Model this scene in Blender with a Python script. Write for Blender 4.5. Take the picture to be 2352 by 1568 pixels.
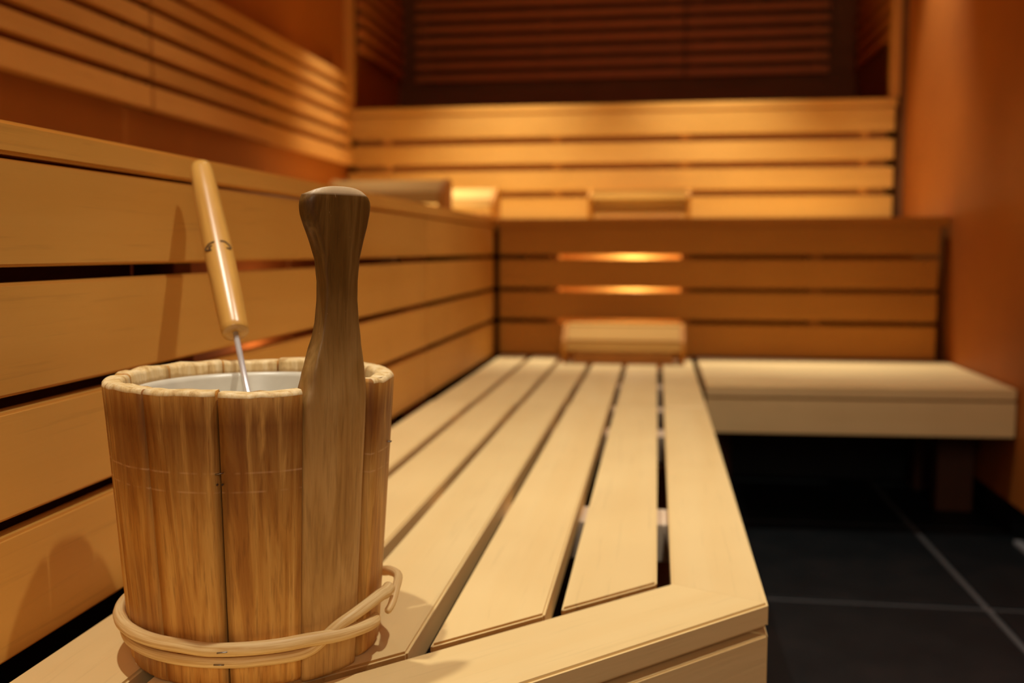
import bpy, bmesh, math, random
from mathutils import Vector, Matrix, noise as mnoise

random.seed(7)
sc = bpy.context.scene
for o in list(bpy.data.objects): bpy.data.objects.remove(o)
S = 0.335            # one working unit in metres (camera height above the lower bench)
ZF = 2.12            # floor lies 2.12 units below the camera
C = sc.collection
def W(x, y, z): return Vector((x*S, y*S, (z+ZF)*S))

# ------------------------------------------------------------------ camera
f_px, cxp, cyp = 2286.7, 1176, 784
pitch = math.atan(209/f_px); yaw = math.atan(334/math.hypot(f_px, 209))
cam_d = bpy.data.cameras.new('camera'); cam = bpy.data.objects.new('camera', cam_d); C.objects.link(cam)
cam.location = W(0, 0, 0)
cam.rotation_euler = (math.pi/2 - pitch, 0, yaw)
cam_d.sensor_width = 36; cam_d.lens = 36*f_px/2352
cam_d.clip_start = .02; cam_d.clip_end = 50
cam_d.dof.use_dof = True; cam_d.dof.focus_distance = .745; cam_d.dof.aperture_fstop = 4.2
sc.camera = cam
# ------------------------------------------------------------------ light
world = bpy.data.worlds.new('world'); sc.world = world; world.use_nodes = True
world.node_tree.nodes['Background'].inputs[0].default_value = (1, .75, .5, 1)
world.node_tree.nodes['Background'].inputs[1].default_value = .01
def spot(x, y, z, power, size=80, radius=.02, col=(1, .93, .80), tx=None, ty=None, tz=-1):
    l = bpy.data.lights.new('ceiling_spot', 'SPOT'); o = bpy.data.objects.new('ceiling_spot', l); C.objects.link(o)
    l.energy = power; l.spot_size = math.radians(size); l.spot_blend = 1; l.shadow_soft_size = radius; l.color = col
    o.location = W(x, y, z)
    if tx is not None:
        d = W(tx, ty, tz) - o.location; o.rotation_euler = d.to_track_quat('-Z', 'Y').to_euler()
def lamp(x, y, z, power, radius=.02, col=(1, .62, .28)):
    l = bpy.data.lights.new('cavity_lamp', 'POINT'); o = bpy.data.objects.new('cavity_lamp', l); C.objects.link(o)
    l.energy = power; l.shadow_soft_size = radius; l.color = col; o.location = W(x, y, z)
ZC = 4.55
spot(-1.50, 1.95, ZC, 76, 112)
spot(.65, 2.40, ZC, 84)
spot(-1.5, 6.3, ZC, 40, 84); spot(.55, 6.3, ZC, 58)
spot(-1.6, 10.42, ZC, 190, 54); spot(.55, 10.42, ZC, 190, 54); spot(2.22, 10.0, ZC, 125, 50); spot(-2.72, 9.9, ZC, 190, 40)
spot(-1.5, -2.0, ZC, 60); spot(.65, -2.0, ZC, 60)
# soft warm fill light added behind the camera, no seen source
ar = bpy.data.lights.new('camera_fill', 'AREA'); aro = bpy.data.objects.new('camera_fill', ar); C.objects.link(aro)
ar.shape = 'RECTANGLE'; ar.size = 2.2*S; ar.size_y = 2.4*S; ar.energy = 14; ar.color = (1, .88, .70)
aro.location = W(1.3, -3.9, 2.6); aro.rotation_euler = (math.radians(78), 0, 0)
lamp(-.23, 9.75, -.21, 1.7, col=(1, .86, .62)); lamp(-2.30, 5.9, -.46, .6, col=(1, .55, .25))
sc.view_settings.view_transform = 'Standard'; sc.view_settings.look = 'None'
sc.view_settings.gamma = 1; sc.view_settings.use_curve_mapping = False
sc.view_settings.exposure = -0.32
sc.cycles.max_bounces = 10; sc.cycles.diffuse_bounces = 7

# ------------------------------------------------------------------ materials
def new_mat(name):
    m = bpy.data.materials.new(name); m.use_nodes = True
    nt = m.node_tree; return m, nt, nt.nodes, nt.links, nt.nodes['Principled BSDF']
def ramp(N, stops, interp='LINEAR'):
    r = N.new('ShaderNodeValToRGB'); r.color_ramp.interpolation = interp
    e = r.color_ramp.elements
    e[0].position, e[0].color = stops[0][0], (*stops[0][1], 1)
    e[1].position, e[1].color = stops[-1][0], (*stops[-1][1], 1)
    for p, c in stops[1:-1]:
        k = e.new(p); k.color = (*c, 1)
    return r
def mixc(N, L, fac, a, b, mode='MIX'):
    m = N.new('ShaderNodeMix'); m.data_type = 'RGBA'; m.blend_type = mode; m.clamp_factor = True
    for sock, v in ((m.inputs[0], fac), (m.inputs[6], a), (m.inputs[7], b)):
        if isinstance(v, (int, float)): sock.default_value = v
        elif isinstance(v, tuple): sock.default_value = (*v, 1)
        else: L.new(v, sock)
    return m.outputs[2]
def mth(N, L, op, a, b=0.0, clamp=False):
    m = N.new('ShaderNodeMath'); m.operation = op; m.use_clamp = clamp
    for i, v in enumerate((a, b)):
        if isinstance(v, (int, float)): m.inputs[i].default_value = v
        else: L.new(v, m.inputs[i])
    return m.outputs[0]
def noise_tex(N, L, vec, scale, sc3, detail=3, rough=.5, dist=0.0):
    mp = N.new('ShaderNodeMapping'); mp.inputs['Scale'].default_value = sc3; L.new(vec, mp.inputs['Vector'])
    n = N.new('ShaderNodeTexNoise'); n.inputs['Scale'].default_value = scale
    n.inputs['Detail'].default_value = detail; n.inputs['Roughness'].default_value = rough
    n.inputs['Distortion'].default_value = dist
    L.new(mp.outputs[0], n.inputs['Vector']); return n.outputs['Fac']

def wood(name, light, dark, rough=.5, vary=.10, pore=.35, grain=(1.0, 14, 14), bump=.08, spec=.3):
    """plank timber; local X runs along the grain"""
    m, nt, N, L, B = new_mat(name)
    tc = N.new('ShaderNodeTexCoord'); oi = N.new('ShaderNodeObjectInfo')
    off = N.new('ShaderNodeVectorMath'); off.operation = 'ADD'
    sc_ = N.new('ShaderNodeVectorMath'); sc_.operation = 'SCALE'; L.new(oi.outputs['Random'], sc_.inputs['Scale'])
    sc_.inputs[0].default_value = (13.1, 7.7, 21.3)
    L.new(tc.outputs['Object'], off.inputs[0]); L.new(sc_.outputs[0], off.inputs[1])
    v = off.outputs[0]
    g1 = noise_tex(N, L, v, 1.0, grain, 4, .55, .6)
    g2 = noise_tex(N, L, v, 1.0, (6, 160, 160), 3, .6, .2)
    g3 = noise_tex(N, L, v, 1.0, (5, 5, 5), 2, .5)
    r = ramp(N, [(.30, dark), (.55, tuple((a+b)/2 for a, b in zip(dark, light))), (.75, light)]); L.new(g1, r.inputs[0])
    rp = ramp(N, [(.30, (0, 0, 0)), (.42, (1, 1, 1))]); L.new(g2, rp.inputs[0])
    c = mixc(N, L, pore, r.outputs[0], rp.outputs[0], 'MULTIPLY')
    c = mixc(N, L, .28, c, mixc(N, L, g3, tuple(x*.62 for x in dark), tuple(min(1, x*1.25) for x in light)))
    hv = N.new('ShaderNodeHueSaturation'); L.new(c, hv.inputs['Color'])
    L.new(mth(N, L, 'ADD', 1-vary/2, mth(N, L, 'MULTIPLY', oi.outputs['Random'], vary)), hv.inputs['Value'])
    L.new(hv.outputs[0], B.inputs['Base Color'])
    B.inputs['Roughness'].default_value = rough; B.inputs['Specular IOR Level'].default_value = spec
    bp = N.new('ShaderNodeBump'); bp.inputs['Strength'].default_value = bump; bp.inputs['Distance'].default_value = .002
    L.new(g2, bp.inputs['Height']); L.new(bp.outputs[0], B.inputs['Normal'])
    return m

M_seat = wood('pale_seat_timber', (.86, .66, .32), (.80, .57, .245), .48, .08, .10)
M_end = wood('toasted_end_grain', (.50, .27, .07), (.34, .16, .035), .7, .1, .4, grain=(60, 60, 60))
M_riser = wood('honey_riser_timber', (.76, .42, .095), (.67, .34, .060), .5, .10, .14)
M_riser2 = wood('dimmed_honey_timber', (.54, .235, .035), (.47, .185, .025), .6, .08, .12, spec=.12)  # dimness of the back riser is put into this deeper colour
M_back = wood('amber_riser_timber', (.84, .47, .12), (.76, .39, .075), .5, .10, .12)
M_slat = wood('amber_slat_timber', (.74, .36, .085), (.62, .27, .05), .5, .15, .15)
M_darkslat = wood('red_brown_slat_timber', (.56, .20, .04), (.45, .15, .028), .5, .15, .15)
M_wall = wood('orange_veneer', (.52, .170, .024), (.41, .120, .015), .55, .0, .08, grain=(2, 5, 1.0), bump=.02)
M_dark = wood('cavity_timber', (.24, .10, .03), (.17, .065, .018), .7, .1, .2)
M_leg = wood('shaded_leg_timber', (.10, .035, .015), (.07, .025, .01), .7, .1, .2)  # shade under the side bench is put into this near-black colour
M_cav = wood('cavity_back_board', (.62, .25, .07), (.5, .18, .05), .7, .0, .2)
M_rest = wood('headrest_timber', (.63, .37, .10), (.53, .28, .06), .65, .08, .12, spec=.1)

def simple(name, col, rough=.5, metal=0.0, spec=.5):
    m, nt, N, L, B = new_mat(name)
    tc = N.new('ShaderNodeTexCoord'); g = noise_tex(N, L, tc.outputs['Object'], 1, (60, 60, 60), 3)
    L.new(mixc(N, L, g, tuple(x*.85 for x in col), tuple(min(1, x*1.12) for x in col)), B.inputs['Base Color'])
    B.inputs['Roughness'].default_value = rough; B.inputs['Metallic'].default_value = metal
    B.inputs['Specular IOR Level'].default_value = spec
    return m
M_steel = simple('polished_steel', (.86, .86, .86), .34, .7)
M_staple = simple('dull_staple_wire', (.30, .26, .22), .35, 1.0)
M_liner = simple('white_plastic', (.62, .58, .46), .3, 0, .5)  # shade inside the pot is put into this lowered white
M_grout = simple('grey_grout', (.075, .072, .072), .8)
M_strip = simple('grey_edge_strip', (.30, .31, .32), .4)
M_burn = simple('burnt_mark', (.06, .03, .012), .7)

def tile_mat():
    m, nt, N, L, B = new_mat('slate_tile')
    tc = N.new('ShaderNodeTexCoord'); oi = N.new('ShaderNodeObjectInfo')
    g = noise_tex(N, L, tc.outputs['Object'], 1, (7, 7, 7), 5, .6)
    r = ramp(N, [(.3, (.0035, .0052, .0065)), (.5, (.0062, .0082, .0095)), (.72, (.012, .0115, .0120))]); L.new(g, r.inputs[0])
    L.new(r.outputs[0], B.inputs['Base Color']); B.inputs['Roughness'].default_value = .5
    B.inputs['Specular IOR Level'].default_value = .22
    return m
M_tile = tile_mat()

def bucket_mat():
    m, nt, N, L, B = new_mat('stained_stave_timber')
    tc = N.new('ShaderNodeTexCoord'); oi = N.new('ShaderNodeObjectInfo'); v = tc.outputs['Object']
    off = N.new('ShaderNodeVectorMath'); off.operation = 'ADD'
    s_ = N.new('ShaderNodeVectorMath'); s_.operation = 'SCALE'; L.new(oi.outputs['Random'], s_.inputs['Scale'])
    s_.inputs[0].default_value = (3.1, 2.7, 0.0)
    L.new(v, off.inputs[0]); L.new(s_.outputs[0], off.inputs[1]); v2 = off.outputs[0]
    sep = N.new('ShaderNodeSeparateXYZ'); L.new(v, sep.inputs[0]); z = sep.outputs['Z']
    g1 = noise_tex(N, L, v2, 1, (62, 62, 3.2), 4, .55, 1.3)
    g2 = noise_tex(N, L, v2, 1, (420, 420, 9), 3, .6, .2)
    g3 = noise_tex(N, L, v2, 1, (160, 160, 9), 3, .55, .5)
    big = noise_tex(N, L, v2, 1, (16, 16, 7), 2, .5)
    r = ramp(N, [(.32, (.47, .20, .032)), (.46, (.63, .31, .060)), (.56, (.73, .40, .092)), (.70, (.83, .50, .14))]); L.new(g1, r.inputs[0])
    rp = ramp(N, [(.30, (.45, .36, .28)), (.50, (1, 1, 1))]); L.new(g2, rp.inputs[0])
    c = mixc(N, L, .55, r.outputs[0], rp.outputs[0], 'MULTIPLY')
    # brown water stains reaching down from the rim in tongues
    top = mth(N, L, 'MULTIPLY', mth(N, L, 'SUBTRACT', z, .125), 9.0, True)      # 0 .. 1 over the upper part
    lip = mth(N, L, 'SUBTRACT', 1.0, mth(N, L, 'MULTIPLY', mth(N, L, 'SUBTRACT', z, .205), 48, True))
    st = mth(N, L, 'ADD', mth(N, L, 'MULTIPLY', g1, 1.0), mth(N, L, 'MULTIPLY', g3, .45))
    st = mth(N, L, 'MULTIPLY', mth(N, L, 'SUBTRACT', 1.0, st), 5.0, True)
    st = mth(N, L, 'MULTIPLY', mth(N, L, 'MULTIPLY', st, mth(N, L, 'ADD', mth(N, L, 'MULTIPLY', top, .95), .05)), mth(N, L, 'ADD', mth(N, L, 'MULTIPLY', lip, .75), .25))
    c = mixc(N, L, mth(N, L, 'MULTIPLY', st, .95), c, (.15, .040, .006))
    gs = mth(N, L, 'MULTIPLY', mth(N, L, 'SUBTRACT', .47, big), 5, True)
    c = mixc(N, L, mth(N, L, 'MULTIPLY', gs, .55), c, (.26, .115, .035))
    # dark run-down stain below the old staple
    a8 = math.radians(-79.5)
    side = mth(N, L, 'ABSOLUTE', mth(N, L, 'ADD', mth(N, L, 'MULTIPLY', sep.outputs['X'], -math.sin(a8)), mth(N, L, 'ADD', mth(N, L, 'MULTIPLY', sep.outputs['Y'], math.cos(a8)), mth(N, L, 'MULTIPLY', mth(N, L, 'SUBTRACT', g1, .5), .012))))
    front = mth(N, L, 'MULTIPLY', mth(N, L, 'ADD', mth(N, L, 'MULTIPLY', sep.outputs['X'], math.cos(a8)), mth(N, L, 'MULTIPLY', sep.outputs['Y'], math.sin(a8))), 50, True)
    run = mth(N, L, 'SUBTRACT', 1.0, mth(N, L, 'MULTIPLY', side, 150), True)
    run = mth(N, L, 'MULTIPLY', mth(N, L, 'MULTIPLY', run, front), mth(N, L, 'MULTIPLY', mth(N, L, 'SUBTRACT', .185, z), 30, True))
    c = mixc(N, L, mth(N, L, 'MULTIPLY', run, .55), c, (.16, .075, .022))
    # thin pale ghost lines where a hoop once sat
    def line(zc, w):
        d = mth(N, L, 'ABSOLUTE', mth(N, L, 'SUBTRACT', z, zc))
        return mth(N, L, 'SUBTRACT', 1.0, mth(N, L, 'MULTIPLY', d, 1/w, True), True)
    broken = mth(N, L, 'MULTIPLY', mth(N, L, 'SUBTRACT', noise_tex(N, L, v, 1, (90, 90, 30), 2), .42), 6, True)
    ln = mth(N, L, 'MULTIPLY', mth(N, L, 'ADD', line(.1700, .0011), line(.1555, .0011), True), broken)
    c = mixc(N, L, mth(N, L, 'MULTIPLY', ln, .45), c, (.85, .55, .28))
    L.new(c, B.inputs['Base Color'])
    B.inputs['Roughness'].default_value = .5; B.inputs['Specular IOR Level'].default_value = .35
    bp = N.new('ShaderNodeBump'); bp.inputs['Strength'].default_value = .35; bp.inputs['Distance'].default_value = .0012
    L.new(mth(N, L, 'ADD', g2, mth(N, L, 'MULTIPLY', g3, .6)), bp.inputs['Height']); L.new(bp.outputs[0], B.inputs['Normal'])
    return m
M_stave = bucket_mat()

def rim_mat():
    m, nt, N, L, B = new_mat('worn_pale_rim_timber')
    tc = N.new('ShaderNodeTexCoord'); v = tc.outputs['Object']
    g = noise_tex(N, L, v, 1, (120, 120, 14), 4, .6, .3); g2 = noise_tex(N, L, v, 1, (420, 420, 60), 2)
    r = ramp(N, [(.30, (.52, .31, .10)), (.45, (.78, .56, .24)), (.64, (.90, .72, .40))]); L.new(g, r.inputs[0])
    sep = N.new('ShaderNodeSeparateXYZ'); L.new(v, sep.inputs[0])
    tide = noise_tex(N, L, v, 1, (75, 75, 2), 3, .6)
    z2 = mth(N, L, 'ADD', sep.outputs['Z'], mth(N, L, 'MULTIPLY', tide, .012))
    dk = mth(N, L, 'SUBTRACT', 1.0, mth(N, L, 'MULTIPLY', mth(N, L, 'SUBTRACT', z2, .2265), 500, True), True)
    c = mixc(N, L, mth(N, L, 'MULTIPLY', dk, .62), r.outputs[0], (.46, .27, .085))
    c = mixc(N, L, .2, c, g2, 'MULTIPLY')
    L.new(c, B.inputs['Base Color']); B.inputs['Roughness'].default_value = .6
    bp = N.new('ShaderNodeBump'); bp.inputs['Strength'].default_value = .4; bp.inputs['Distance'].default_value = .001
    L.new(g2, bp.inputs['Height']); L.new(bp.outputs[0], B.inputs['Normal'])
    return m
M_rim = rim_mat()

def handle_mat():
    m, nt, N, L, B = new_mat('dark_topped_handle_timber')
    tc = N.new('ShaderNodeTexCoord'); v = tc.outputs['Object']
    sep = N.new('ShaderNodeSeparateXYZ'); L.new(v, sep.inputs[0]); z = sep.outputs['Z']
    g1 = noise_tex(N, L, v, 1, (60, 60, 6), 4, .55, 1.2); g2 = noise_tex(N, L, v, 1, (380, 380, 12), 3, .6)
    r = ramp(N, [(.30, (.42, .22, .055)), (.50, (.56, .32, .09)), (.72, (.70, .44, .15))]); L.new(g1, r.inputs[0])
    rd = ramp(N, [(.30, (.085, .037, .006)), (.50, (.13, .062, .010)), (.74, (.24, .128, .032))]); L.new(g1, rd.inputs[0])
    dark_top = mth(N, L, 'MULTIPLY', mth(N, L, 'SUBTRACT', mth(N, L, 'ADD', z, mth(N, L, 'MULTIPLY', g1, .06)), .195), 7, True)  # timber runs darker towards the top of the handle
    c = mixc(N, L, dark_top, r.outputs[0], rd.outputs[0])
    rp = ramp(N, [(.30, (.5, .45, .4)), (.5, (1, 1, 1))]); L.new(g2, rp.inputs[0])
    c = mixc(N, L, .45, c, rp.outputs[0], 'MULTIPLY')
    # small pale chips and scratches
    ch = noise_tex(N, L, v, 1, (230, 230, 150), 2, .5, 1.5)
    chm = mth(N, L, 'MULTIPLY', mth(N, L, 'SUBTRACT', ch, .73), 14, True)
    c = mixc(N, L, mth(N, L, 'MULTIPLY', chm, .55), c, (.62, .42, .22))
    # crown turns paler at its very top
    cr = mth(N, L, 'MULTIPLY', mth(N, L, 'SUBTRACT', z, .3735), 500, True)
    c = mixc(N, L, mth(N, L, 'MULTIPLY', cr, .8), c, (.62, .46, .26))
    L.new(c, B.inputs['Base Color']); B.inputs['Roughness'].default_value = .42; B.inputs['Specular IOR Level'].default_value = .35
    bp = N.new('ShaderNodeBump'); bp.inputs['Strength'].default_value = .2; bp.inputs['Distance'].default_value = .001
    L.new(mth(N, L, 'ADD', g2, chm), bp.inputs['Height']); L.new(bp.outputs[0], B.inputs['Normal'])
    return m
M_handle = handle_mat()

def rod_mat(name, light, dark, rough, sc3, spec=.3, coord='Object'):
    m, nt, N, L, B = new_mat(name)
    tc = N.new('ShaderNodeTexCoord'); v = tc.outputs[coord]
    g = noise_tex(N, L, v, 1, sc3, 4, .6, .3)
    r = ramp(N, [(.30, dark), (.62, light)]); L.new(g, r.inputs[0])
    L.new(r.outputs[0], B.inputs['Base Color']); B.inputs['Roughness'].default_value = rough
    B.inputs['Specular IOR Level'].default_value = spec
    bp = N.new('ShaderNodeBump'); bp.inputs['Strength'].default_value = .2; bp.inputs['Distance'].default_value = .0006
    L.new(g, bp.inputs['Height']); L.new(bp.outputs[0], B.inputs['Normal'])
    return m
M_rod = rod_mat('peeled_willow', (.86, .66, .32), (.62, .38, .12), .5, (18, 16, 1), .35, 'UV')
M_ladle = rod_mat('varnished_handle_timber', (.62, .34, .075), (.50, .245, .045), .30, (90, 90, 8), .7)

# ------------------------------------------------------------------ helpers
def link(name, me, mat, parent=None, loc=None):
    o = bpy.data.objects.new(name, me); C.objects.link(o)
    if mat is not None and not me.materials: me.materials.append(mat)
    if loc is not None: o.location = loc
    if parent is not None:
        o.parent = parent
        if loc is not None: o.location = loc - parent.location
    return o
def empty(name, x, y, z, label, cat, group=None):
    o = bpy.data.objects.new(name, None); C.objects.link(o); o.location = W(x, y, z)
    o.empty_display_size = .05; o['label'] = label; o['category'] = cat
    if group: o['group'] = group
    return o
AX = {'x': Matrix.Identity(3), 'y': Matrix(((0, -1, 0), (1, 0, 0), (0, 0, 1))), 'z': Matrix(((0, 0, -1), (0, 1, 0), (1, 0, 0)))}
def finish(bm, name, smooth=False):
    bmesh.ops.recalc_face_normals(bm, faces=bm.faces)
    me = bpy.data.meshes.new(name); bm.to_mesh(me); bm.free()
    if smooth:
        for p in me.polygons: p.use_smooth = True
    return me
def box_mesh(name, L, Wd, T, bev=.0025, seg=2):
    bm = bmesh.new(); bmesh.ops.create_cube(bm, size=1)
    for v in bm.verts: v.co = Vector((v.co.x*L, v.co.y*Wd, v.co.z*T))
    if bev: bmesh.ops.bevel(bm, geom=list(bm.edges), offset=bev, segments=seg, affect='EDGES', clamp_overlap=True)
    return finish(bm, name)
_cache = {}
def board(name, parent, mat, x0, x1, y0, y1, z0, z1, along, bev=.0025, seg=1, kind=None):
    """axis-aligned plank between unit bounds; grain runs along the given axis"""
    dx, dy, dz = (x1-x0)*S, (y1-y0)*S, (z1-z0)*S
    if along == 'x': d = (dx, dy, dz)
    elif along == 'y': d = (dy, dx, dz)
    else: d = (dz, dy, dx)
    key = (tuple(round(v, 5) for v in d), mat.name, bev, seg)
    if key not in _cache:
        me = box_mesh(name, *d, bev, seg); me.materials.append(mat); _cache[key] = me
    o = bpy.data.objects.new(name, _cache[key]); C.objects.link(o)
    o.location = W((x0+x1)/2, (y0+y1)/2, (z0+z1)/2)
    o.rotation_euler = AX[along].to_euler()
    if parent is not None:
        o.parent = parent
        if any(abs(a) > 1e-4 for a in parent.rotation_euler): o.matrix_parent_inverse = (Matrix.Translation(parent.location) @ parent.rotation_euler.to_matrix().to_4x4()).inverted()
        else: o.location -= parent.location
    if kind: o['kind'] = kind
    return o
def prism(name, parent, mat, pts, z0, z1, ang, bev=.003, seg=2, plain=()):
    """flat board cut to a polygon (units), grain direction at angle ang"""
    cx = sum(p[0] for p in pts)/len(pts); cy = sum(p[1] for p in pts)/len(pts)
    ca, sa = math.cos(-ang), math.sin(-ang)
    bm = bmesh.new(); h = (z1-z0)*S/2; lo = []; hi = []
    for (x, y) in pts:
        u, v = (x-cx)*S, (y-cy)*S; a, b = u*ca-v*sa, u*sa+v*ca
        lo.append(bm.verts.new((a, b, -h))); hi.append(bm.verts.new((a, b, h)))
    n = len(pts); bm.faces.new(hi); bm.faces.new(lo[::-1])
    for i in range(n): bm.faces.new((lo[i], lo[(i+1) % n], hi[(i+1) % n], hi[i]))
    bmesh.ops.recalc_face_normals(bm, faces=bm.faces)
    sk = {v for i in plain for v in (lo[i], hi[i])}
    if bev: bmesh.ops.bevel(bm, geom=[e for e in bm.edges if not (e.verts[0] in sk and e.verts[1] in sk)], offset=bev, segments=seg, affect='EDGES', clamp_overlap=True)
    me = finish(bm, name)
    o = link(name, me, mat, parent, W(cx, cy, (z0+z1)/2)); o.rotation_euler = (0, 0, ang)
    return o
def struct(o): o['kind'] = 'structure'; return o

# ------------------------------------------------------------------ room shell
X0, X1, Y0, YB = -3.60, 2.60, -4.2, 13.80
root_floor = struct(board('floor', None, M_grout, X0-.2, X1+.3, Y0-.2, YB+.2, -ZF-.30, -ZF-.012, 'x', 0))
T = 60/33.5
for i in range(-3, 2):
    for j in range(-5, 6):
        xa = 1.975+i*T; ya = 6.10+j*T
        xb = min(xa+T, X1+.06); yb = min(ya+T, YB)
        if xa > X1: continue
        board('tile', root_floor, M_tile, xa+.020, xb-.020, ya+.026, yb-.026, -ZF-.05, -ZF, 'x', .001)
struct(board('ceiling', None, M_wall, X0-.1, X1+.1, Y0-.1, YB+.1, ZC+.06, ZC+.2, 'y', 0))
struct(board('wall_left', None, M_wall, X0-.12, X0, Y0, YB, -ZF, ZC+.06, 'y', 0))
struct(board('wall_back', None, M_dark, X0, X1, YB-.02, YB+.1, -ZF, ZC+.06, 'x', 0))
struct(board('wall_front', None, M_wall, X0, X1, Y0-.12, Y0, -ZF, ZC+.06, 'x', 0))
wr = struct(board('wall_right', None, M_wall, X1, X1+.1, Y0, 11.28, -1.85, ZC+.06, 'y', 0))
board('plinth', wr, M_tile, X1+.04, X1+.12, Y0, YB, -ZF, -1.86, 'y', 0)
board('alcove_panel', wr, M_dark, X1-.05, X1+.1, 11.30, YB-.02, -1.85, ZC+.06, 'y', 0)
struct(board('trim_1', None, M_strip, X1-.02, X1+.035, Y0, 7.50, -ZF, -ZF+.03, 'y', .001))
struct(board('trim_2', None, M_slat, X0, X0+.10, 11.30, 11.42, 1.64, ZC+.06, 'z', .002))
struct(board('trim_3', None, M_slat, X1-.16, X1-.06, 11.30, 11.42, 1.64, ZC+.06, 'z', .002))

# ------------------------------------------------------------------ lower bench along the left (near and far section)
PX = [(-1.475, -1.205), (-1.160, -.905), (-.862, -.603), (-.556, -.294), (-.252, .0115)]   # seat planks
def end_y(x, c): return x + c                 # the near end is cut at 45 degrees
JY = 6.42
near = empty('lower_bench', -.6, 2.9, -ZF, 'near section of the lowest slatted bench, with the angled end rail, under the bucket', 'bench', 'lower bench sections')
for (a, b) in PX:
    pl = prism('seat_plank', near, M_seat, [(a, end_y(a, 2.937)), (b, end_y(b, 2.937)), (b, JY-.004), (a, JY-.004)], -1.085, -.994, math.pi/2, .0022)
    pl.data.materials.append(M_end)
    for pf in pl.data.polygons:
        if pf.normal.x < -.35 and abs(pf.normal.y) > .3: pf.material_index = 1
prism('edge_rail', near, M_seat, [(.055, 2.9735), (.3265, 2.8415), (.3265, JY-.004), (.055, JY-.004)], -1.075, -1.003, math.pi/2, .0025, 2, (0, 1))
prism('end_rail', near, M_seat, [(.0545, 2.9725), (-1.525, 1.393), (-1.525, .990), (.3265, 2.8410)], -1.072, -1.003, math.pi/4, .0025, 2, (0, 3))
prism('fascia_board', near, M_seat, [(.3265, 2.836), (.3265, JY-.004), (.262, JY-.004), (.262, 2.86)], -1.355, -1.094, math.pi/2, .0015)
prism('fascia_board', near, M_seat, [(.326, 2.834), (.26, 2.858), (-1.525, 1.073), (-1.525, .983)], -1.355, -1.094, math.pi/4, .0015)
prism('joint_strip', near, M_dark, [(.268, 2.86), (.268, JY-.01), (.18, JY-.01), (.18, 2.90)], -1.12, -1.070, math.pi/2, 0)
prism('joint_strip', near, M_dark, [(.262, 2.845), (.18, 2.845), (-1.52, 1.145), (-1.52, 1.063)], -1.12, -1.070, math.pi/4, 0)
M_bearer = wood('pale_bearer_timber', (.80, .66, .50), (.70, .54, .36), .6, .05, .1)
for yb in (4.05, 5.95):
    board('bearer', near, M_bearer, -1.5, .26, yb-.12, yb+.12, -1.24, -1.087, 'x', .001)
prism('bearer', near, M_bearer, [(-.43, 2.33), (-.43, 2.54), (-1.52, 1.45), (-1.52, 1.16)], -1.20, -1.087, math.pi/4, 0)
prism('bearer', near, M_bearer, [(-.17, 2.74), (-.17, 2.93), (-.42, 2.68), (-.42, 2.49)], -1.20, -1.0865, math.pi/4, 0)
for (lx, ly) in ((.06, 3.3), (-1.35, 2.4), (.06, 5.9), (-1.35, 5.9)):
    board('leg', near, M_dark, lx-.1, lx+.1, ly-.1, ly+.1, -ZF, -1.26, 'z', .002)
far = empty('lower_bench', -.6, 7.9, -ZF, 'far section of the lowest slatted bench, reaching back to the riser under the glowing gaps', 'bench', 'lower bench sections')
for (a, b) in PX: board('seat_plank', far, M_seat, a, b, JY+.004, 9.38, -1.085, -1.0, 'y', .0022)
board('edge_rail', far, M_seat, .055, .3265, JY+.004, 9.38, -1.075, -1.0, 'y', .0025)
board('fascia_board', far, M_seat, .262, .3265, JY+.004, 9.38, -1.355, -1.094, 'y', .0015)
for yb in (6.85, 8.0, 9.1): board('bearer', far, M_bearer, -1.5, .26, yb-.1, yb+.1, -1.24, -1.087, 'x', .001)
for (lx, ly) in ((.06, 9.1), (-1.35, 9.1), (.06, 6.9), (-1.35, 6.9)):
    board('leg', far, M_dark, lx-.1, lx+.1, ly-.1, ly+.1, -ZF, -1.245, 'z', .002)

# ------------------------------------------------------------------ side bench at the right, along the back riser
sb = empty('side_bench', 1.5, 8.4, -ZF, 'pale low bench on the right in front of the back riser, above the dark floor', 'bench')
prism('edge_rail', sb, M_seat, [(.375, 7.49), (2.585, 7.58), (2.585, 7.86), (.375, 7.77)], -1.085, -1.0, 0.04, .0025)
prism('fascia_board', sb, M_seat, [(.375, 7.492), (2.585, 7.582), (2.585, 7.65), (.375, 7.56)], -1.355, -1.098, 0.04, .0015)
for k in range(5):
    ya = 7.875+k*.305
    if k == 0: prism('seat_plank', sb, M_seat, [(.375, 7.785), (2.585, 7.875), (2.585, 8.165), (.375, 8.165)], -1.085, -1.0, 0, .0015)
    else: board('seat_plank', sb, M_seat, .375, 2.585, ya, ya+.292, -1.085, -1.0, 'x', .0015)
for xb in (.6, 1.5, 2.4): board('bearer', sb, M_dark, xb-.06, xb+.06, 7.70, 9.38, -1.24, -1.087, 'y', .001)
for (lx, ly) in ((2.42, 8.5), (2.42, 9.2), (.55, 9.3)):
    board('leg', sb, M_leg, lx-.14, lx+.14, ly-.1, ly+.1, -ZF, -1.245, 'z', .002)

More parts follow.
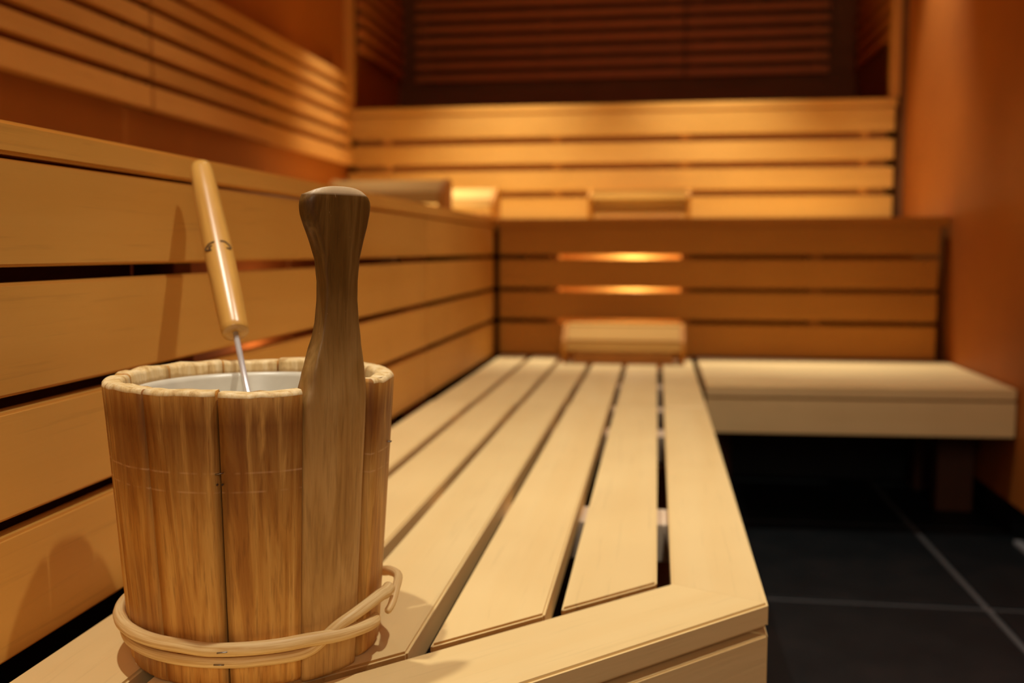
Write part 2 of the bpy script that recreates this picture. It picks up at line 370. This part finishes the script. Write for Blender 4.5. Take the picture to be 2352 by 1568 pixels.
# ------------------------------------------------------------------ middle tier (left near, left far, back)
RZ = [(-.985, -.685), (-.645, -.385), (-.350, -.078), (-.040, .218)]       # riser planks bottom to top
def left_tier(ya, yb, label, seat_end, posts):
    t = empty('upper_bench', -2.5, (ya+yb)/2, -ZF, label, 'bench', 'middle tier bench sections')
    board('edge_rail', t, M_riser, -1.80, -1.53, ya, yb if yb < 9 else 9.69, .228, .308, 'y', .003, 2)
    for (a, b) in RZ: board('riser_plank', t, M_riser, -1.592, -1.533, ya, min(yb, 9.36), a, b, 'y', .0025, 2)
    for k in range(5):
        xb_ = -1.835-k*.315
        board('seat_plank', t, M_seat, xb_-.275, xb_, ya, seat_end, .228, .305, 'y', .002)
    for y in posts:
        board('post', t, M_dark, -1.75, -1.595, y-.06, y+.06, -ZF, .224, 'z', .002)
        board('bearer', t, M_dark, -3.45, -1.76, y-.06, y+.06, .10, .224, 'x', .002)
        board('post', t, M_dark, -3.45, -3.30, y-.06, y+.06, -ZF, .095, 'z', .002)
    if ya < 0: board('back_panel', t, M_dark, -1.80, -1.76, ya+.02, 3.15, -.98, .2, 'y', 0)
    board('back_panel', t, M_cav, -2.55, -2.50, ya+.02, yb-.02, -1.5, .09, 'y', 0)
    return t
left_tier(-1.0, 6.545, 'near section of the left middle tier bench with plank riser, behind the bucket', 6.545, (-.5, 1.5, 3.2))
left_tier(6.555, 9.42, 'far section of the middle tier bench on the left, from the plank joint on', 11.22, (6.75, 9.2))
bt = empty('upper_bench', .5, 9.8, -ZF, 'middle tier bench across the back, lamplight glowing through its gaps', 'bench', 'middle tier bench sections')
board('edge_rail', bt, M_riser2, -1.525, 2.585, 9.42, 9.69, .215, .300, 'x', .003, 2)
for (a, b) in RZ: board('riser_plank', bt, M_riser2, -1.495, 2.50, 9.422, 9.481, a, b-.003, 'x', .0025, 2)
for k in range(5): board('seat_plank', bt, M_seat, -1.80 if k else -1.80, 2.56, 9.72+k*.305, 9.72+k*.305+.27, .215, .300, 'x', .002)
for x in (-.98, .27, 1.45):
    board('post', bt, M_riser2, x-.05, x+.05, 9.485, 9.928, -.99, .212, 'z', .002)
board('back_panel', bt, M_back, -1.3, 2.4, 9.93, 9.98, -1.5, .1, 'x', 0)
board('bearer', bt, M_dark, -1.3, 2.55, 10.2, 10.3, .05, .212, 'x', .001)

board('light_blocker', bt, M_tile, .34, 2.58, 9.50, 9.56, -ZF, -1.0, 'x', .001)  # dark board added to stop lamp light leaking under the side bench

# ------------------------------------------------------------------ top tier at the back
tt = empty('top_bench', -.4, 12, -ZF, 'brightly lit top tier bench at the back, riser planks glowing amber', 'bench')
board('edge_rail', tt, M_back, -3.57, 2.52, 11.30, 11.56, 1.540, 1.625, 'x', .003, 2)
for (a, b) in ((.33, .592), (.670, .897), (.975, 1.195), (1.275, 1.530)):
    board('riser_plank', tt, M_back, -3.57, 2.50, 11.302, 11.36, a, b, 'x', .0025, 2)
for k in range(7): board('seat_plank', tt, M_back, -3.42, 2.45, 11.60+k*.29, 11.60+k*.29+.26, 1.545, 1.622, 'x', .002)
for x in (-3.1, -1.14, .29, 2.2): board('post', tt, M_back, x-.05, x+.05, 11.365, 11.435, -ZF, 1.535, 'z', .002)
board('back_panel', tt, M_back, -3.5, 2.45, 11.44, 11.47, .30, 1.5, 'x', 0)

# ------------------------------------------------------------------ slatted backrests on the walls
def backrest_y(x, ya, yb, zlist, mat, label, side=1, group='wall backrests'):
    t = empty('wall_backrest', x, (ya+yb)/2, zlist[0][0], label, 'backrest', group)
    for (a, b) in zlist: board('slat', t, mat, min(x, x-.075*side), max(x, x-.075*side), ya, yb, a, b, 'y', .002, 2)
    n = max(2, int((yb-ya)/1.8)+1)
    for i in range(n):
        y = ya+.12+(yb-ya-.24)*i/(n-1)
        xa = x-.077*side; xb = x-.115*side
        board('batten', t, M_dark, min(xa, xb), max(xa, xb), y-.05, y+.05, zlist[0][0], zlist[-1][1], 'z', .001)
    return t
def backrest_x(y, xa, xb, zlist, mat, label, group='wall backrests'):
    t = empty('wall_backrest', (xa+xb)/2, y, zlist[0][0], label, 'backrest', group)
    for (a, b) in zlist: board('slat', t, mat, xa, xb, y, y+.05, a, b, 'x', .002, 2)
    for x in (xa+.15, (xa+xb)/2, xb-.15): board('batten', t, M_dark, x-.05, x+.05, y+.052, y+.12, zlist[0][0], zlist[-1][1], 'z', .001)
    return t
LZ = [(.950, 1.102), (1.152, 1.266), (1.316, 1.432), (1.484, 1.598), (1.650, 1.750), (1.798, 1.915)]
backrest_y(-3.385, -.8, 6.415, LZ, M_slat, 'near section of the slatted backrest on the left wall, left of its vertical joint')
backrest_y(-3.385, 6.445, 10.85, LZ, M_slat, 'far section of the slatted backrest on the left wall, ending in warm light')
BZ = [(2.300+.163*k, 2.300+.163*k+.088) for k in range(8)]
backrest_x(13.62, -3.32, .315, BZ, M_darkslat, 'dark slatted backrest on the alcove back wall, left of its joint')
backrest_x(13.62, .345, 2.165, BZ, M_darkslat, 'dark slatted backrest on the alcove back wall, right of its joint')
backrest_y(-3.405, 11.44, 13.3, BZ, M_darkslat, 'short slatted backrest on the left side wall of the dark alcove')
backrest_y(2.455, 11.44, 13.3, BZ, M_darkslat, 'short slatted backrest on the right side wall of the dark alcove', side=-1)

# ------------------------------------------------------------------ headrests
def make_headrest(x0, y0, z0, label, rot=0):
    """wedge of slats on two side frames; local x along the slats, slope rising towards +y"""
    w, d = 1.08, .46
    t = empty('headrest', x0, y0, z0, label, 'headrest', 'slatted wooden headrests')
    t.rotation_euler = (0, 0, rot)
    prof = [(.05, .0), (.05, .075), (-.01, .095), (-.018, .14), (.01, .20), (.20, .318), (.30, .345), (.36, .342), (.415, .315), (.445, .27), (.44, .20), (.42, .0)]
    for xs in (-w/2, w/2-.04):
        bm = bmesh.new(); A = [bm.verts.new((xs*S, (y-.2)*S, z*S)) for y, z in prof]
        Bv = [bm.verts.new(((xs+.04)*S, (y-.2)*S, z*S)) for y, z in prof]; n = len(prof)
        bm.faces.new(A); bm.faces.new(Bv[::-1])
        for i in range(n): bm.faces.new((A[i], A[(i+1) % n], Bv[(i+1) % n], Bv[i]))
        link('side_frame', finish(bm, 'side_frame'), M_riser2, t)
    def slat(y, z, wd, ang):
        me = box_mesh('slat', (w-.084)*S, wd*S, .034*S, .0022, 2)
        o = link('slat', me, M_rest, t); o.location = ((0), (y-.2)*S, z*S); o.rotation_euler = (ang, 0, 0)
    slat(.010, .150, .085, math.radians(68))
    a = math.radians(38)
    slat(.138, .252, .205, a-.02); slat(.335, .318, .12, math.radians(4))
    slat(.436, .270, .07, math.radians(-82))
    me = box_mesh('cross_bar', (w-.20)*S, .035*S, .06*S, .001, 1)
    for yy in (.07, .38):
        o = link('cross_bar', me, M_slat, t); o.location = (0, (yy-.2)*S, .035*S)
    return t
make_headrest(-.29, 8.97, -1.0+.001, 'slatted wooden headrest on the far end of the lowest bench, below the glowing gaps')
make_headrest(-2.42, 8.85, .3065, 'slatted wooden headrest on the left middle tier bench, just right of the bucket handle')
make_headrest(-2.17, 10.15, .3065, 'slatted wooden headrest in bright light at the back left corner of the middle tier')
make_headrest(-.20, 10.95, .3015, 'slatted wooden headrest on the back middle tier bench, only its top visible', math.pi)

# ------------------------------------------------------------------ bucket
BX, BY, ZT, RT, RB = -1.0, 2.36, -.311, .353, .306
BH = ZT+1
bucket = empty('sauna_bucket', BX, BY, -.9935, 'round wooden stave bucket with tall carved handle and willow hoop, on the near bench', 'bucket')
TH = .048
def rr(h): return RB+(RT-RB)*h/BH
def stave(a0, a1, inset=0.0, top=0.0, seed=0.0, gap=.0032):
    n = max(3, int((a1-a0)/3.5)); bm = bmesh.new(); rings = []
    hs = [0, .006, .014] + [BH*k/14 for k in range(1, 14)] + [BH-.011, BH-.006, BH-.002, BH]
    for h in hs:
        top_d = max(0, h-(BH-.010))/.010; bot_d = max(0, .014-h)/.014
        ro = rr(h)-inset-.008*top_d**2-.012*bot_d**2; ri = rr(h)-TH+.008*top_d**2
        g0 = math.radians(a0)+gap/rr(h); g1 = math.radians(a1)-gap/rr(h)
        ring = []
        for i in range(n+1):
            a = g0+(g1-g0)*i/n; e = .004*(abs(2*i/n-1)**8)
            ring.append((a, ro-e))
        for i in range(n, -1, -1): ring.append((g0+(g1-g0)*i/n, ri))
        vs = []
        for (a, r) in ring:
            wob = .0045*mnoise.noise(Vector((math.cos(a)*6, math.sin(a)*6, seed)))+.003*mnoise.noise(Vector((math.cos(a)*22, math.sin(a)*22, seed+3)))
            zz = h + (wob-top)*(h/BH)**12
            rw = .0022*mnoise.noise(Vector((math.cos(a)*9, math.sin(a)*9, h*2.5)))
            vs.append(bm.verts.new(((r+rw)*math.cos(a)*S, (r+rw)*math.sin(a)*S, zz*S)))
        rings.append(vs)
    m = len(rings[0])
    for k in range(len(rings)-1):
        for i in range(m):
            f = bm.faces.new((rings[k][i], rings[k][(i+1) % m], rings[k+1][(i+1) % m], rings[k+1][i]))
            outer = i < n
            f.material_index = 0 if (outer and hs[k] < BH-.0115) or i == n or i == m-1 else 1
            f.smooth = True
    f = bm.faces.new(rings[-1]); f.material_index = 1
    f = bm.faces.new(rings[0][::-1])
    me = finish(bm, 'stave'); me.materials.append(M_stave); me.materials.append(M_rim)
    link('stave', me, None, bucket)
seams = [-14.9, 12, 40, 70, 100, 128, 158, 190, 219, 250, 280, 311.0]
for i in range(len(seams)-1):
    stave(seams[i], seams[i+1], seed=i*1.7, top=.004 if i % 3 == 1 else 0)
stave(-18.6, -14.2, inset=.036, top=.05, seed=40)
# stave that grows into the handle
def lerp_tab(tab, z, k):
    for i in range(len(tab)-1):
        if tab[i][0] <= z <= tab[i+1][0]:
            t = (z-tab[i][0])/(tab[i+1][0]-tab[i][0]); t = t*t*(3-2*t) if False else t
            return tab[i][k]+(tab[i+1][k]-tab[i][k])*t
    return tab[0][k] if z < tab[0][0] else tab[-1][k]
hA = math.radians(-33.85); hn = Vector((math.cos(hA), math.sin(hA), 0)); ht = Vector((-math.sin(hA), math.cos(hA), 0))
tab = [(-.33, -.0885, .0885), (-.30, -.090, .088), (-.27, -.092, .086), (-.24, -.083, .082), (-.20, -.068, .076), (-.165, -.060, .070), (-.114, -.055, .064),
       (-.07, -.055, .063), (-.02, -.062, .068), (.02, -.078, .080), (.055, -.092, .091), (.085, -.100, .096), (.108, -.103, .098), (.128, -.102, .097), (.15, -.10, .095)]
def handle():
    bm = bmesh.new(); n = 22; rings = []
    zs = [-1.0, -.99] + [-.95+.05*k for k in range(13)] + [-.335, -.32, -.305, -.29, -.275, -.26, -.24, -.22, -.20, -.18, -.165, -.14, -.114, -.09, -.07, -.045, -.02, 0, .02, .04, .055, .07, .085, .10, .112, .122, .130, .136, .140, .142]
    for z in zs:
        h = (z+1.0)*.9945; R_ = RB+(RT-RB)*min(h, BH)/BH + max(0, h-BH)*.055
        k = max(0.0, min(1.0, (-.22-z)/.12))              # 1 = round stave, 0 = flat handle
        if z <= -.33: uL, uR = -R_*math.sin(math.radians(14.65)), R_*math.sin(math.radians(14.65))
        else: uL, uR = lerp_tab(tab, z, 1), lerp_tab(tab, z, 2)
        shr = 0.0
        if z > .122: shr = ((z-.122)/.020)**2*.011
        uL += shr; uR -= shr
        th = TH*(1.0 if z < -.30 else .96)
        dshr = shr*.75
        pts = []
        back_in = .004+.012*(1-k)
        for i in range(n+1):
            s = 2*i/n-1; u = uL+(uR-uL)*i/n
            arc = math.sqrt(max(R_*R_-u*u, 0)); flat = R_*.972-.010*abs(s)**3*1.0
            d = arc*k+flat*(1-k) - (.006+.003*(1-k))*abs(s)**14 - dshr
            cf = (1-k)*max(0, (-s-.70)/.30)*max(.35, min(1, (.10-z)/.08))
            pts.append((u+.026*cf, d-.030*cf, s))
        for i in range(n, -1, -1):
            s = 2*i/n-1; bl = back_in+.016*(1-k)*max(.35, min(1, (.10-z)/.08)); u = (uL+bl)+(uR-uL-bl-back_in)*i/n
            arc = math.sqrt(max(R_*R_-u*u, 0)); flat = R_*.972
            d = arc*k+flat*(1-k)-th+.007*abs(s)**8*(1-k)+dshr
            pts.append((u, d, s))
        vs = []
        for (u, d, s) in pts:
            crown = .017*max(0, min(1, (z-.06)/.07))*abs(s-.05)**2.4
            wv = .0018*mnoise.noise(Vector((u*20, d*20, z*9)))
            p = hn*(d+wv)+ht*u
            vs.append(bm.verts.new((p.x*S, p.y*S, (h-crown)*S)))
        rings.append(vs)
    m = len(rings[0])
    for k in range(len(rings)-1):
        for i in range(m):
            f = bm.faces.new((rings[k][i], rings[k][(i+1) % m], rings[k+1][(i+1) % m], rings[k+1][i])); f.smooth = True
    nn = n+1
    for i in range(n):
        a = rings[-1]
        f = bm.faces.new((a[i], a[i+1], a[m-2-i], a[m-1-i])); f.smooth = True
    bm.faces.new(rings[0][::-1])
    o = link('handle', finish(bm, 'handle'), M_handle, bucket); o['label'] = 'tall carved stave handle darker towards the top'
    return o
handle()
# bottom disc
bm = bmesh.new()
bmesh.ops.create_cone(bm, cap_ends=True, segments=40, radius1=(RB-TH-.002)*S, radius2=(RB-TH)*S, depth=.04*S)
for v in bm.verts: v.co.z += .05*S
link('bucket_bottom', finish(bm, 'bucket_bottom'), M_stave, bucket)

def tube_mesh(name, pts, rad, seg=10, caps=True, scale=S):
    """tube through points (units); rad may be a list"""
    bm = bmesh.new(); rings = []; n = len(pts); up = Vector((0, 0, 1))
    P_ = [Vector(p) for p in pts]
    prev = None; uvl = bm.loops.layers.uv.new('UVMap'); dist = [0]
    for i in range(1, n): dist.append(dist[-1]+(P_[i]-P_[i-1]).length*scale)
    for i, p in enumerate(P_):
        t = (P_[min(i+1, n-1)]-P_[max(i-1, 0)]).normalized()
        a = (up-t*up.dot(t)) if prev is None else (prev-t*prev.dot(t))
        if a.length < 1e-4: a = Vector((1, 0, 0))-t*t.x
        a.normalize(); b = t.cross(a); prev = a
        r = rad[i] if isinstance(rad, (list, tuple)) else rad
        rings.append([bm.verts.new((p+(a*math.cos(q*math.tau/seg)+b*math.sin(q*math.tau/seg))*r)*scale) for q in range(seg)])
    for k in range(n-1):
        for q in range(seg):
            f = bm.faces.new((rings[k][q], rings[k][(q+1) % seg], rings[k+1][(q+1) % seg], rings[k+1][q])); f.smooth = True
            for lp, (a_, b_) in zip(f.loops, ((k, q), (k, q+1), (k+1, q+1), (k+1, q))): lp[uvl].uv = (dist[a_], b_/seg)
    if caps: bm.faces.new(rings[0][::-1]); bm.faces.new(rings[-1])
    return finish(bm, name)
def smooth_path(P_, sub=6):
    out = []; n = len(P_)
    for i in range(n-1):
        p0, p1, p2, p3 = (Vector(P_[max(i-1, 0)]), Vector(P_[i]), Vector(P_[i+1]), Vector(P_[min(i+2, n-1)]))
        for k in range(sub):
            t = k/sub
            out.append(.5*((2*p1)+(p2-p0)*t+(2*p0-5*p1+4*p2-p3)*t*t+(3*p1-p0-3*p2+p3)*t**3))
    out.append(Vector(P_[-1])); return out
def on_cone(deg, z, off):
    r = rr(z+1)+off; a = math.radians(deg); return (r*math.cos(a), r*math.sin(a), z+1)
rr0 = .0155
# upper rod: starts at the right, lies across the front, round the back and ends in the loose curl
p = [on_cone(-7, -.905, .010), on_cone(-14, -.903, rr0+.012), on_cone(-24, -.899, rr0+.016), on_cone(-36, -.896, rr0+.012)]
p += [on_cone(d, -.893+(.004 if d < -90 else 0), rr0+.001) for d in range(-48, -200, -10)]
p += [on_cone(d, -.885, rr0) for d in range(-208, -318, -10)]
p += [on_cone(-326, -.868, rr0+.004), on_cone(-336, -.850, rr0+.006)]
p += [(.346, .084, .156), (.354, .034, .140), (.354, -.008, .114), (.347, -.030, .100)]
q = smooth_path(p, 4)
rad = [.0160+.0008*mnoise.noise(Vector((i*.05, 3, 1))) for i in range(len(q))]
for i in range(4): rad[i] *= (.55+.45*i/4)
for i in range(26): rad[-1-i] = .0085+.007*i/26
rad[-1] *= .75
o = link('hoop_rod', tube_mesh('hoop_rod', q, rad, 12), M_rod, bucket)
# lower rod: from the left under the first, then crossing up over it to a cut end at the right
p = [on_cone(d, -.920, .004) for d in range(-260, -200, 10)]
p += [on_cone(d, -.9275, .008) for d in range(-200, -60, 10)]
p += [on_cone(-54, -.928, .007), on_cone(-46, -.922, .007), on_cone(-41, -.903, .012), on_cone(-35, -.878, .020), on_cone(-27, -.864, .022),
      on_cone(-18, -.855, .022), on_cone(-9, -.848, .026), (.341, -.026, .148), (.345, .002, .152)]
q = smooth_path(p, 4); L_ = len(q)
rad = [.0125+.0006*mnoise.noise(Vector((i*.05, 8, 1)))+(.0035*max(0, (i-L_*.62)/(L_*.38)) if i > L_*.62 else 0) for i in range(L_)]
o = link('hoop_rod', tube_mesh('hoop_rod', q, rad, 12), M_rod, bucket)
# staples
def staple(deg, z, off, w=.010, proud=.008, tilt=0.0):
    a = math.radians(deg); c = Vector(on_cone(deg, z, off)); t = Vector((-math.sin(a), math.cos(a), tilt)).normalized(); nrm = Vector((math.cos(a), math.sin(a), 0))
    pts = [c-t*w-nrm*.006, c-t*w+nrm*proud, c+t*w+nrm*proud, c+t*w-nrm*.006]
    link('staple', tube_mesh('staple', pts, .0016, 6), M_staple, bucket)
staple(-80.5, -.8935, 2*rr0+.0005, .011, .0015, .1); staple(-82.5, -.9275, .0205, .011, .0015)
staple(-80.0, -.492, .0, .008, .001, .2); staple(-204, -.475, 0, .004, .010); staple(3, -.480, 0, .004, .009)
staple(-203, -.905, .030, .004, .014)
for dd in (-80.9, -79.0):
    c = Vector(on_cone(dd, -.517, -.001)); a = math.radians(dd); nr = Vector((math.cos(a), math.sin(a), 0))
    link('nail_hole', tube_mesh('nail_hole', [c-nr*.003, c+nr*.0018], .0022, 8), M_burn, bucket)

# white liner pot standing inside the bucket
def lathe(name, prof, seg=64, scale=S):
    bm = bmesh.new(); rings = []
    for (r, z) in prof:
        rings.append([bm.verts.new((r*math.cos(q*math.tau/seg)*scale, r*math.sin(q*math.tau/seg)*scale, z*scale)) for q in range(seg)] if r > 1e-6 else [bm.verts.new((0, 0, z*scale))])
    for k in range(len(rings)-1):
        A, B_ = rings[k], rings[k+1]
        for q in range(seg):
            if len(A) == 1 and len(B_) == 1: continue
            if len(A) == 1: f = bm.faces.new((A[0], B_[(q+1) % seg], B_[q]))
            elif len(B_) == 1: f = bm.faces.new((A[q], A[(q+1) % seg], B_[0]))
            else: f = bm.faces.new((A[q], A[(q+1) % seg], B_[(q+1) % seg], B_[q]))
            f.smooth = True
    return finish(bm, name)
zl = .652; ro = RT-TH-.010
prof = [(0, .075), (.235, .075), (.245, .085), (ro-.004, zl-.01), (ro, zl-.006), (ro, zl), (ro-.004, zl+.003), (ro-.012, zl), (ro-.016, zl-.010), (.230, .095), (.222, .088), (0, .088)]
ln = link('bucket_liner', lathe('bucket_liner', prof, 96), M_liner)
ln.location = W(BX, BY, -.993); ln['label'] = 'white plastic liner pot inside the wooden bucket, around the ladle shaft'; ln['category'] = 'liner'

# ------------------------------------------------------------------ ladle
A_ = Vector((-1.137, 2.60, -.290)); T_ = Vector((-1.452, 3.05, .272))
dirn = (T_-A_).normalized(); Ltot = (T_-A_).length
base = A_-dirn*.40
ladle = empty('ladle', base.x, base.y, base.z, 'ladle with varnished wooden handle and thin steel shaft leaning in the bucket', 'ladle')
ladle.rotation_mode = 'QUATERNION'; ladle.rotation_quaternion = dirn.to_track_quat('Z', 'Y')
def along(px_frac): return .40+Ltot*px_frac
hb = along(.105); htp = along(1.0); hl = htp-hb
hp = [(0, hb), (.012, hb), (.035, hb), (.0375, hb+.003), (.039, hb+.02), (.041, hb+.10), (.0430, hb+hl*.40), (.0415, hb+hl*.55), (.0385, hb+hl*.8), (.0355, hb+hl*.95), (.032, hb+hl*.985), (.022, htp-.002), (.010, htp), (0, htp)]
ho = link('ladle_handle', lathe('ladle_handle', hp, 40), M_ladle, ladle)
link('shaft', tube_mesh('shaft', [(0, 0, .02), (0, 0, hb+.03)],   .0082, 16), M_steel, ladle)
bp_ = [(0, -.07), (.04, -.062), (.072, -.035), (.085, .0), (.09, .002), (.088, .006), (.079, .0), (.066, -.030), (.037, -.055), (0, -.063)]
bowl = link('bowl', lathe('bowl', bp_, 40), M_steel, ladle); bowl.location = (.0, .0, .03*S)
# burnt stamp on the handle: two open arcs and a small figure between them
zc = hb+hl*.435; rh = .0432
cd = ladle.rotation_quaternion.inverted() @ (W(0, 0, 0)-W(*A_)).normalized(); a_cam = math.atan2(cd.y, cd.x)
def cyl(a, dz): return ((rh+.0002)*math.cos(a_cam+a), (rh+.0002)*math.sin(a_cam+a), zc+dz)
marks = [[cyl(a0, d0) for a0, d0 in seq] for seq in (
    [(-.15, .014), (-.55, .013), (-.95, .004), (-.75, -.006), (-.45, -.014)], [(-.35, .003), (-.6, .001), (-.5, -.007)],
    [(.25, .014), (.55, .013), (.85, .004), (1.0, -.006)], [(.98, -.006), (.80, -.012), (.6, -.011)])]
bmj = bmesh.new()
for mk in marks:
    me = tube_mesh('burnt_stamp', smooth_path(mk, 5), .0026, 6); bmj.from_mesh(me)
link('burnt_stamp', finish(bmj, 'burnt_stamp'), M_burn, ho)
